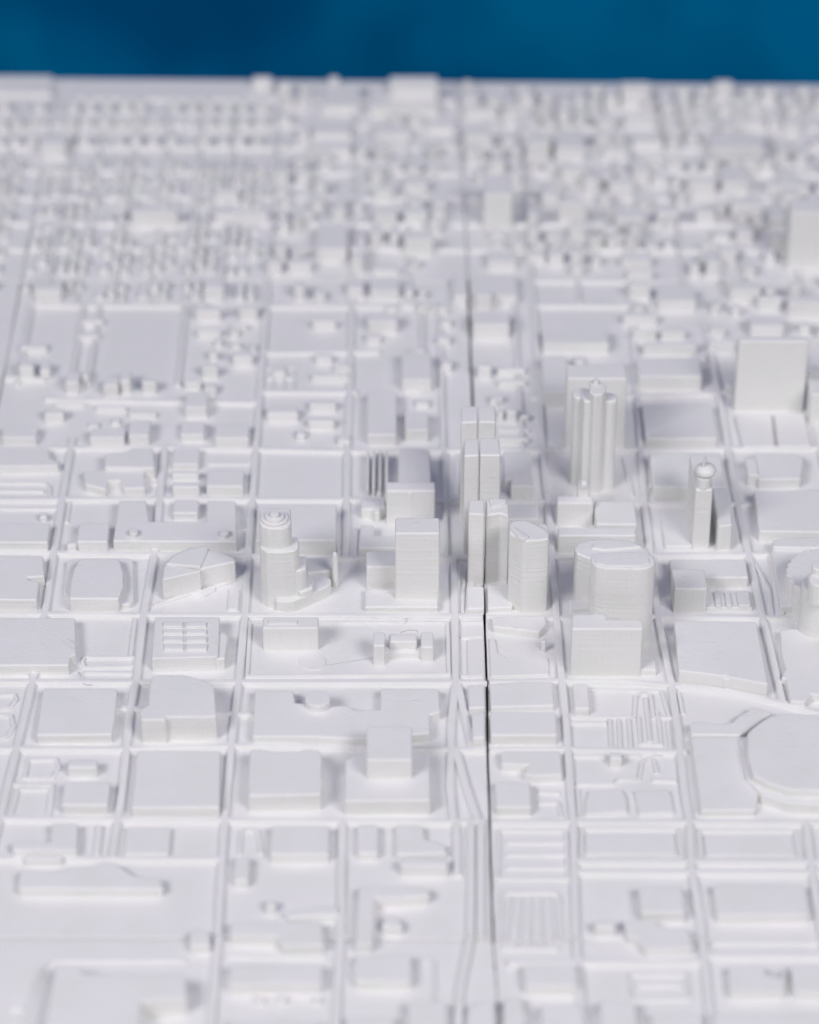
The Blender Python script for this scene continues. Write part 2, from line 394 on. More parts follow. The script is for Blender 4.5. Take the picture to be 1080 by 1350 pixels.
T('building', "large flat block at the left edge above the striped plot", 'building',
  [P('b', [(-40, 590), (64, 590), (66, 603), (78, 609), (77, 614), (-40, 615)], 625)])
T('building', "irregular block with a chamfered back corner, upper one of the pair left of the road", 'building',
  [P('b', [(138, 598), (167, 595), (173, 590), (202, 590), (204, 617), (138, 616)], 632)])
T('building', "broad block with a notched front, lower one of the pair left of the road", 'building',
  [P('b', [(110, 620), (190, 618), (192, 643), (163, 644), (158, 633), (143, 634), (140, 645), (112, 638)], 656)])
T('building', "small square box just above two thin low boxes", 'building', [P('b', R(227, 262, 590, 612), 621)])
T('building', "thin low box, upper one of two stacked in front of the small square box", 'building', [P('b', R(227, 262, 620, 625.5), 634)])
T('building', "thin low box, lower one of two stacked in front of the small square box", 'building', [P('b', R(227, 263, 635, 642.5), 656)])
T('building', "square box right of the two thin low boxes, by the empty sunken plot", 'building', [P('b', R(272, 321, 619, 641), 655)])
T('terrace', "thin raised slab behind the square box by the empty sunken plot", 'terrace', [P('b', R(274, 333, 600, 612), 614)])
# round stepped tower
T('tower', "round-fronted tower stepping down to the right, with concentric rings on its roof", 'tower',
  [P('shaft', [(341.5, 670), (383, 669), (384.5, 688), (381, 694), (372, 697), (354, 697), (344, 693), (341, 687)], 798, lab='tallest stage with ringed roof'),
   P('stage', [(350, 708), (390, 707), (394, 710), (394, 722), (389, 726), (374, 728), (352, 728), (343, 722), (342, 712)], 802),
   P('stage', [(386, 733), (404, 732.5), (404, 749), (398, 752), (386, 753)], 800),
   P('stage', [(396, 760), (411, 760), (413, 764), (413, 775), (404, 779), (394, 781)], 802),
   P('podium', [(364, 786), (364, 792), (376, 794), (388, 792.5), (402, 787), (416, 780.5), (430, 774), (436, 770), (437, 764), (430, 758), (405, 757)], 808, r=0.006, lab='low podium with a curved front'),
   P('rear_wing', [(402, 735), (437, 734), (439, 752), (404, 755)], 772),
   P('roof_ring', ell(362, 681.5, 18, 11, 28), 0, on=0, dh=0.014, r=0.003),
   P('roof_ring', ell(362, 679.5, 12.5, 7.6, 24), 0, on=6, dh=0.016, r=0.003),
   P('roof_knob', ell(362, 676.5, 6, 3.6, 16), 0, on=7, dh=0.020, r=0.006)])
T('column', "thin round column beside the curved podium of the stepped tower", 'column',
  [P('post', ell(441.5, 732, 4.5, 3, 12), 775), P('finial', ell(441.5, 729, 3, 2, 10), 0, on=0, dh=0.025, r=0.006)])
T('tower', "plain square slab tower with a small left wing, left of the crack", 'tower',
  [P('shaft', R(521, 580, 682, 703), 798),
   P('wing', R(483, 530, 726, 747), 778),
   P('podium', R(481, 578, 776, 800), 808)])
T('building', "box with a half-round shaft down its front, behind the plain slab tower", 'building',
  [P('block', R(509, 574, 635, 647), 692), P('shaft', ell(541, 646, 8, 4, 14), 692.5)])
T('building', "tall flat-roofed block with a rounded back edge, behind the box with half-round shaft", 'building',
  [P('b', [(526, 595), (530, 591), (562, 591), (567, 595), (569, 638), (525, 638)], 668)])
T('building', "small U-shaped block tucked left of the box with half-round shaft", 'building',
  [P('b', [(476, 658), (508, 657), (509, 668), (502, 669), (500, 676), (494, 676), (492, 671), (476, 671)], 690)])
T('building', "L-shaped low block just behind the left wing of the plain slab tower", 'building',
  [P('b', [(475, 692), (493, 692), (494, 706), (532, 706), (533, 722), (473, 722)], 734)])
for i, (x, wd) in enumerate(((484, 3), (491, 4), (500, 3), (508, 4))):
    T('wall', "thin upright wall in the row of parallel walls behind the slab tower", 'wall',
      [P('b', [(x, 594), (x+wd, 594), (x+wd-0.5, 642), (x-0.5, 642)], 655, r=0.005)], 'parallel thin walls behind the slab tower')
T('building', "broad flat roof with one raised box at its corner, behind the round stepped tower", 'building',
  [P('block', R(337, 443, 664, 712), 733), P('roof_box', R(419, 438, 702, 708), 716)])
# towers cut by the crack
def half(label, pts, yb, **o): T('tower', label, 'tower', [P('tower', pts, yb, **o)], 'tower halves either side of the crack')
half("left half of the rearmost tower cut by the crack", [(608, 536), (629.3, 534.5), (629.6, 556), (608, 557)], 688)
half("right half of the rearmost tower cut by the crack", [(630.6, 534.5), (653, 534.5), (654, 556), (630.9, 556)], 688)
half("left half of the middle tower cut by the crack", [(612, 579), (631.3, 577.5), (631.6, 600), (612, 601)], 730)
half("right half of the middle tower cut by the crack", [(632.6, 577), (658, 577), (660.5, 600), (632.9, 600)], 728)
T('tower', "narrow left half of the nearest tower cut by the crack, on a low podium", 'tower',
  [P('shaft', [(618, 658), (638.8, 659), (639.2, 678), (617.5, 677)], 773), P('podium', [(615, 772), (638, 772), (638.5, 802), (615.5, 802)], 811)], 'tower halves either side of the crack')
T('tower', "wide right half of the nearest tower cut by the crack, with ridged roof", 'tower',
  [P('shaft', [(640.6, 659), (646, 656), (669, 657), (671, 662), (671, 680), (660, 676), (640.8, 679)], 770),
   P('podium', [(642.5, 770), (676, 770), (676, 800), (643, 802)], 809),
   P('roof_ridge', [(645, 657.5), (668, 658), (667, 663), (648, 668)], 0, on=0, dh=0.012, r=0.005)], 'tower halves either side of the crack')
T('tower', "white tower with a slanted facetted roof just right of the crack", 'tower',
  [P('shaft', [(672, 689), (680, 686), (693, 685.5), (703, 689), (719, 697), (724, 703), (724, 710), (712, 712), (691, 713), (683, 709), (671, 703)], 809),
   P('side_shaft', [(708, 690), (720, 690), (723, 694), (723, 700), (712, 700)], 786),
   P('roof_ridge', [(673, 695), (678, 694), (697, 707), (691, 711), (683, 707)], 0, on=0, dh=0.012, r=0.005)])
T('tower', "massive round-ended tower, widest of the high-rises, right of centre", 'tower',
  [P('rear_shaft', [(757, 722), (762, 716), (775, 712), (800, 710), (826, 711), (842, 716), (856, 726), (858, 735), (800, 738), (777, 736), (760, 729)], 800),
   P('front_shaft', [(779, 733), (786, 728), (850, 726.5), (860, 732), (864, 738), (863, 744), (856, 748), (846, 750), (798, 749), (786, 746), (779, 740)], 857),
   P('podium', [(750, 790), (785, 788), (785, 801), (752, 803)], 808),
   P('roof_plate', [(784, 716), (812, 713), (834, 715), (846, 720), (800, 724), (780, 722)], 0, on=0, dh=0.010, r=0.004),
   P('roof_plate', [(784, 735), (790, 731), (848, 730), (856, 735), (856, 742), (845, 746), (800, 745), (786, 742)], 0, on=1, dh=0.006, r=0.003)])
T('tower', "broad square tower with a notched flat roof standing in front of the massive round-ended one", 'tower',
  [P('shaft', [(754, 811), (758, 809), (797, 809), (800, 816), (845, 817), (848.5, 821), (848, 829), (754, 829)], 892),
   P('annex', R(840, 866, 869, 883), 891)])
T('tower', "wide slab tower behind the tower of clustered columns", 'tower', [P('b', R(748, 827, 480, 499), 594)])
T('tower', "tower of clustered round columns with a taller pointed core", 'tower',
  [P('column', [(755, 514), (759, 511), (774, 511), (778, 514), (778, 522), (770, 525), (759, 524), (755, 521)], 641),
   P('column', [(777, 503), (781, 499.5), (788, 499), (793, 504), (799, 508), (800, 514), (795, 519), (784, 521), (777, 516)], 652, lab='tallest middle column'),
   P('column', [(794, 519), (800, 517), (811, 518), (814.5, 522), (814, 528), (807, 530), (797, 529)], 647),
   P('column', [(765, 519), (781, 519), (790, 524), (787, 530), (770, 529)], 649),
   P('finial', ell(786, 501, 4, 3, 12), 0, on=1, dh=0.02, r=0.008)])
T('church', "small block with a slim square steeple, in front of the clustered-column tower", 'church',
  [P('nave', R(735, 783, 653, 663), 693), P('steeple', R(762, 778, 632, 641), 686), P('steeple_cap', R(766, 775, 631, 637), 0, on=1, dh=0.03, r=0.01)])
T('building', "pale block tight against the right side of the little steepled church", 'building', [P('b', R(786, 840, 660, 691), 712)])
T('building', "long low block right in front of the little steepled church", 'building', [P('b', R(736, 839, 695, 706), 729)])
T('building', "dark-roofed deep block right of the middle cracked tower", 'building', [P('b', [(663, 594), (701, 594), (705, 641), (673, 641), (673, 632), (664, 631)], 659)])
T('building', "low block between the deep dark-roofed block and the facetted-roof tower", 'building', [P('b', R(668, 711, 664, 684), 700)])
for x0, x1, a, b, c, l in ((656, 664, 538, 545, 556, 'small house left of the three beside the rearmost cracked tower'),
                          (668, 682, 537, 543, 557, 'middle small house of the three beside the rearmost cracked tower'),
                          (688, 698, 545, 549, 557, 'right small house of the three beside the rearmost cracked tower'),
                          (656, 698, 564, 567, 571, 'thin bar just below the three small houses by the crack'),
                          (656, 698, 576, 579, 586, 'thicker bar below the thin bar by the rearmost cracked tower')):
    T('house', l, 'house', [P('b', R(x0, x1, a, b), c)])
# right side
T('building', "big flat-roofed hall directly right of the wide slab tower", 'building', [P('b', R(851, 946, 533, 578), 590)])
T('building', "big flat-roofed hall in front of its twin, left behind the domed tower", 'building', [P('b', R(862, 957, 596, 642), 662)])
T('tower', "slim tower topped by a ball-shaped dome and a needle", 'tower',
  [P('shaft', [(909, 599), (931, 598), (938, 630), (940, 646), (917, 646), (914, 630)], 724),
   P('side_wing', [(939, 643), (957, 643), (961, 647), (966, 692), (947, 694)], 727),
   P('neck', ell(928.5, 627, 10.5, 6.5, 18), 0, on=0, dh=0.06, r=0.003),
   P('dome', ell(928.5, 620, 2, 2, 6), 0, on=0, dh=0.088, ball=0.056, sq=0.66),
   P('needle', ell(928.5, 601, 1.7, 1.1, 8), 0, on=0, dh=0.19, r=0.001)])
T('terrace', "low sloping plaza slab left of the domed tower", 'terrace', [P('b', R(877, 913, 673, 720), 725)])
T('building', "chamfered block with a lower left shoulder, upper right beyond the domed tower", 'building',
  [P('block', [(994, 596), (1050, 597), (1060, 606), (1056, 631), (1000, 632)], 645), P('shoulder', R(986, 1001, 603, 626), 641)])
T('building', "very large flat roof at the right edge above the gear-edged building", 'building', [P('b', [(994, 647), (1078, 645), (1110, 660), (1120, 702), (1001, 700)], 716)])
gear = []
for i in range(26):
    a_ = math.radians(90+180*i/25); rr = 1.0 if i % 2 else 0.93
    gear.append((1080+44*rr*math.cos(a_), 752+30*rr*math.sin(a_)))
gear += [(1110, 722), (1110, 782)]
T('building', "building with a gear-toothed curved edge on a podium at the right photo edge", 'building',
  [P('podium', [(1017, 724), (1120, 724), (1130, 800), (1029, 799)], 810),
   P('rear_block', [(1019, 711), (1040, 709), (1110, 706), (1120, 722), (1056, 722), (1019, 721)], 736),
   P('toothed_hall', gear[::-1], 820, r=0.006)])
T('tower', "round tower with stepped shoulders cut by the right photo edge", 'tower',
  [P('shaft', ell(1086, 768, 29, 17, 22), 852, r=0.012), P('upper_stage', ell(1085, 762, 19, 11, 18), 0, on=0, dh=0.12), P('cap', ell(1080, 745, 10, 6, 14), 0, on=1, dh=0.04)])
T('building', "cube-shaped block with a low wing behind and ribbed terrace, below the domed tower", 'building',
  [P('cube', R(889, 933, 750, 776), 808), P('rear_wing', R(885, 987, 737, 761), 775),
   P('terrace', R(930, 993, 778, 801), 806), P('terrace_rib', R(944, 951, 780, 798), 0, on=2, dh=0.014, r=0.004),
   P('terrace_rib', R(958, 965, 780, 798), 0, on=2, dh=0.014, r=0.004), P('terrace_rib', R(974, 990, 780, 798), 0, on=2, dh=0.014, r=0.004)])
T('building', "wide flat-roofed hall with a slanting front wall, along the curved road", 'building',
  [P('hall', [(889, 818), (997, 819), (1013, 902), (988, 897.5), (964, 893), (957, 890), (953, 891), (925, 887), (895, 884)], 920),
   P('pier', [(953, 890), (963, 890), (963, 896), (953, 894)], 911)])
T('terrace', "low irregular slab at the right edge below the round tower", 'terrace',
  [P('b', [(1028, 830), (1050, 828), (1120, 845), (1120, 920), (1070, 915), (1062, 925), (1042, 924), (1036, 895), (1030, 893), (1036, 880), (1031, 865)], 935)])
T('arena', "large many-sided arena with a flat roof on a wider podium, at the right edge", 'arena',
  [P('podium', [(975, 975), (1015, 950), (1130, 950), (1180, 990), (1180, 1050), (1090, 1061), (1040, 1059), (1004, 1047), (984, 1026)], 1074),
   P('hall', [(986, 965), (1000, 953), (1015, 944), (1030, 940), (1085, 942), (1125, 955), (1150, 985), (1140, 1030), (1095, 1042), (1040, 1041), (1010, 1031), (993, 1021), (985, 992)], 1064)])
T('terrace', "long low slab left of the arena with a ragged raised strip behind", 'terrace',
  [P('slab', [(911, 972), (990, 970), (1000, 1050), (996, 1068), (924, 1068)], 1077),
   P('raised_strip', [(909, 954), (926, 950), (940, 953), (955, 954), (966, 951), (974, 943), (984, 938), (991, 931), (1003, 934), (1018, 939), (1002, 950), (986, 963), (976, 969), (911, 968)], 979)])
# row below the long road
T('building', "large low block at the left edge with a notched front corner, below the road", 'building',
  [P('b', [(-60, 813), (99, 814), (101, 862), (93, 866), (91, 877), (-60, 877)], 890)])
wf = [P('block', [(204, 813), (290, 813), (288, 864), (285, 866), (200, 868)], 886), P('annex', [(288, 832), (298, 834), (301, 838), (297, 868), (284, 869)], 884)]
for (a, b) in ((819, 826), (829, 835), (838, 845), (848, 856)):
    s = (868-a)*0.055
    for (x0, x1) in ((217, 243), (247, 274)):
        wf.append(P('roof_pad', [(x0-s*0.6, a), (x1-s*0.6, a), (x1-s*0.6-0.5, b), (x0-s*0.6-0.5, b)], 0, on=0, dh=0.013, r=0.006))
T('building', "square block with eight raised pads on its roof and a side annex", 'building', wf)
T('building', "narrow upright slab with a slot-shaped rim on its roof, on the open square", 'building',
  [P('block', R(346, 420, 813, 828), 857), P('roof_rim', R(354, 392, 817, 821.5), 0, on=0, dh=0.008, r=0.003)])
T('basin', "flat round disc lying on the open square", 'basin', [P('b', ell(412, 872, 18, 11, 26), 884, r=0.004)])
T('gatehouse', "small castle-like gatehouse with two end towers on the open square", 'gatehouse',
  [P('end_tower', R(492, 508, 833, 851), 877), P('end_tower', R(555, 572, 833, 853), 872),
   P('middle_hall', R(513, 550, 835, 846), 864), P('base', R(500, 562, 850, 860), 868)])
T('building', "flat square block with faint scratches on its roof, left of the tall chamfered block", 'building', [P('b', [(57, 907), (155, 907), (152, 945), (148, 968), (48, 969), (52, 938)], 981)])
T('building', "tall block with chamfered back corner, between the scratched block and the long hall", 'building',
  [P('b', [(200, 891), (208, 889), (243, 889), (258, 893), (278, 900), (283, 906), (286, 944), (272, 945), (220, 945), (219, 949), (186, 949), (184, 935), (195, 929), (197, 905)], 980)])
T('building', "long rambling hall with a stepped outline and a round drum at its back", 'building',
  [P('block', [(336, 909), (387, 910), (389, 926), (403, 927), (410, 932), (440, 930), (457, 929), (467, 935), (501, 935), (502, 907), (579, 908), (581, 938), (567, 942), (567, 966), (520, 970), (500, 973), (480, 973), (452, 973), (417, 971), (333, 971)], 985),
   P('drum', ell(419, 920, 16.5, 10.5, 24), 952, r=0.006)])
T('tower', "short square tower rising from a wide podium, in front of the rambling hall", 'tower',
  [P('shaft', R(483, 544, 957, 1002), 1045), P('podium', [(455, 1002), (470, 994), (566, 993), (568, 1055), (454, 1056)], 1075)])
T('building', "square block with a wavy back edge, left of the short square tower", 'building',
  [P('b', [(330, 988), (345, 987), (360, 990), (395, 990), (400, 987), (421, 988), (425, 1000), (424, 1020), (426, 1030), (424, 1047), (327, 1049), (328, 1015)], 1070)])
T('building', "plain large square block below the tall chamfered block", 'building', [P('b', [(181, 989), (291, 989), (290, 1064), (173, 1065)], 1079)])
T('building', "small narrow box behind a square box, lower left", 'building', [P('b', R(89, 128, 1001, 1012), 1025)])
T('building', "square box in front of the small narrow box, lower left", 'building', [P('b', R(81, 143, 1030, 1061), 1075)])
# split pairs right
T('building', "short left end of the upper bar-shaped block cut by the crack", 'building', [P('b', [(617, 903), (639, 902), (640, 933), (618, 933)], 944)], 'block ends left of the crack')
T('building', "upper bar-shaped block right of the crack", 'building', [P('b', [(645.5, 901), (690, 898), (728, 898), (731, 930), (647, 932)], 940)])
T('building', "short left end of the lower bar-shaped block cut by the crack", 'building', [P('b', [(622, 940), (639.5, 939), (640, 972), (623, 973)], 986)], 'block ends left of the crack')
T('building', "lower bar-shaped block right of the crack", 'building', [P('b', R(647, 735, 938, 969), 983)])
T('building', "L-shaped low block right of the crack, below the two bars", 'building',
  [P('b', [(660, 990), (739, 990), (742, 1021), (702, 1023), (690, 1020), (697, 1008), (661, 1007)], 1033)])
T('building', "square low block right of the crack in front of the L-shaped one", 'building', [P('b', R(654, 701, 1030, 1064), 1076)])
T('terrace', "wedge-shaped slab right of the crack at the foot of the facetted tower", 'terrace', [P('b', [(648, 813), (718, 811), (721, 822), (711, 833), (680, 829), (650, 826)], 842)])
T('terrace', "low L-shaped slab right of the crack above the two bars", 'terrace',
  [P('b', [(645, 841), (653, 842), (656, 860), (667, 866), (722, 867), (724, 889), (647, 892)], 895)])
T('terrace', "low slab sliver left of the crack above the two bars", 'terrace', [P('b', [(616, 843), (638, 841), (639, 890), (617, 892)], 895)])
T('column', "tiny upright post beside the low L-shaped slab", 'column', [P('b', R(714, 721, 842, 846), 860)])
T('building', "narrow upright box at the corner of the car park with loop-shaped kerbs", 'building', [P('b', R(757, 778, 901, 934), 944)])
T('kiosk', "tiny box on the cross path right of the crack", 'kiosk', [P('b', R(804, 821, 991, 1000), 1012)])
T('terrace', "low slab with rounded corners, left of a matching pair near the arena", 'terrace', [P('b', [(776, 1042), (820, 1040), (826, 1050), (828, 1070), (772, 1073), (772, 1055)], 1077)])
T('terrace', "low slab with rounded corners, right of a matching pair near the arena", 'terrace', [P('b', [(836, 1042), (882, 1041), (886, 1050), (889, 1071), (842, 1073), (840, 1058)], 1077)])
# near blurred rows
T('building', "L-shaped low block at the lower left, behind a wavy-backed bar", 'building',
  [P('block', [(68, 1085), (103, 1085), (102, 1121), (17, 1121), (16, 1110), (42, 1107), (67, 1109)], 1132), P('porch', R(32, 82, 1127, 1133), 1142)])
T('wall', "thin low bar between the L-shaped block and a small flat block, lower left", 'wall', [P('b', R(122, 132, 1087, 1127), 1131)])
T('building', "small flat block beside the thin low bar, lower left", 'building', [P('b', R(163, 223, 1090, 1126), 1132)])
T('building', "long low bar with a wavy back edge at the lower left", 'building',
  [P('b', [(26, 1150), (30, 1146), (56, 1147), (80, 1147), (90, 1143), (119, 1142), (130, 1138), (142, 1135), (154, 1138), (166, 1147), (176, 1153), (190, 1155), (213, 1157), (215, 1172), (24, 1171)], 1183)])
T('house', "small round-backed box at the end of the horizontal seam, lower left", 'house', [P('b', [(250, 1231), (256, 1225), (270, 1225), (277, 1231), (278, 1246), (250, 1247)], 1258)])
T('building', "large flat building with a notched corner at the bottom left", 'building',
  [P('b', [(74, 1271), (105, 1274), (112, 1283), (245, 1285), (247, 1316), (186, 1320), (182, 1440), (42, 1440)], 1462)])
T('building', "wide square block left of the long street, lower middle", 'building', [P('b', R(356, 434, 1088, 1126), 1138)])
T('building', "narrow upright box left of the wide square block, lower middle", 'building', [P('b', R(308, 328, 1129, 1160), 1171)])
T('building', "narrow block at the corner of the long street, lower middle", 'building', [P('b', R(471, 499, 1087, 1124), 1134)])
T('building', "stepped block with a small block in front, lower middle left of the crack", 'building',
  [P('block', [(522, 1087), (558, 1088), (560, 1105), (587, 1113), (589, 1125), (522, 1126)], 1134), P('front_block', R(528, 590, 1130, 1142), 1156)])
T('kiosk', "tiny knob-like box behind the stepped bar, lower middle", 'kiosk', [P('b', R(350, 364, 1186, 1196), 1206)])
T('building', "thin wedge left of the long street, right of the tiny knob-like box", 'building', [P('b', [(374, 1203), (445, 1192), (448, 1200), (446, 1206), (382, 1210)], 1218)])
T('building', "wide bar stepping forward at its right, upper one of two left of the long street", 'building',
  [P('b', [(304, 1215), (424, 1214), (428, 1246), (372, 1247), (366, 1234), (303, 1233)], 1260)])
T('building', "wide bar with small knobs in front, lower one of two left of the long street", 'building',
  [P('block', R(301, 425, 1271, 1298), 1311), P('knob', R(337, 348, 1312, 1318), 1326), P('knob', R(366, 378, 1311, 1317), 1325), P('knob', R(414, 424, 1313, 1318), 1325)])
T('building', "hook-shaped thin building right of the long street, lower middle", 'building',
  [P('b', [(473, 1171), (480, 1168), (560, 1168), (567, 1174), (565, 1181), (520, 1184), (495, 1184), (492, 1245), (468, 1246)], 1258)])
T('house', "small house in the crook of the hook-shaped building", 'house', [P('b', [(504, 1214), (510, 1207), (522, 1207), (530, 1215), (531, 1223), (504, 1223)], 1233)])
T('building', "square block in front of the hook-shaped building", 'building', [P('b', R(468, 543, 1258, 1293), 1305)])
T('building', "small square block at the lower right, left of a twice-as-wide one", 'building', [P('b', R(845, 904, 1168, 1203), 1217)])
T('building', "wide rectangular block at the lower right by the photo edge", 'building', [P('b', R(945, 1068, 1166, 1206), 1217)])
T('building', "diagonally stepped block below the small square block, lower right", 'building',
  [P('b', [(822, 1212), (863, 1211), (869, 1219), (908, 1224), (914, 1250), (850, 1252), (843, 1240), (826, 1231)], 1262)])
T('kiosk', "small box left of the diagonally stepped block, lower right", 'kiosk', [P('b', R(784, 812, 1213, 1222), 1235)])
T('building', "notched block, left one of two in the bottom right corner", 'building',
  [P('b', [(960, 1274), (1006, 1273), (1011, 1285), (1030, 1289), (1034, 1276), (1038, 1276), (1034, 1307), (962, 1308)], 1318)])
T('building', "plain block, right one of two in the bottom right corner", 'building', [P('b', R(1047, 1140, 1272, 1308), 1318)])
T('building', "square block just right of the crack, below the fan of kerbs", 'building', [P('b', R(692, 762, 1271, 1300), 1312)])
T('building', "narrow block cut by the bottom photo edge, right of the crack", 'building', [P('b', R(716, 772, 1325, 1368), 1380)])
T('building', "block cut by the bottom photo edge, on the crack line", 'building', [P('b', [(664, 1318), (686, 1313), (694, 1340), (690, 1370), (664, 1372)], 1384)])
T('building', "block with a rounded back left of the crack, at the bottom photo edge", 'building', [P('b', [(606+12, 1326), (640, 1318), (652, 1318), (654, 1372), (612, 1372)], 1384)])
T('building', "small block at the bottom edge below the square in front of the hook shape", 'building', [P('b', R(538, 590, 1320, 1366), 1380)])
T('building', "upright block at the bottom edge, right of the crack and the square block", 'building', [P('b', R(795, 842, 1319, 1370), 1384)])
T('building', "wide flat block at the bottom edge, in the far right corner", 'building', [P('b', R(945, 1140, 1336, 1380), 1392)])
T('building', "low block at the bottom edge below the wide bar with knobs", 'building', [P('b', R(300, 420, 1345, 1390), 1402)])
T('building', "block at the bottom edge left of the curved rib", 'building', [P('b', R(455, 520, 1340, 1390), 1400)])
T('building', "low flat block at the bottom edge, left of the corner's wide block", 'building', [P('b', R(862, 930, 1336, 1372), 1380)])
T('terrace', "flat raised slab inside the kerb frame left of the long right street", 'terrace', [P('b', R(773, 892, 1099, 1126), 1129)])
T('terrace', "flat raised slab inside the kerb frame at the right edge", 'terrace', [P('b', R(931, 1048, 1101, 1128), 1131)])

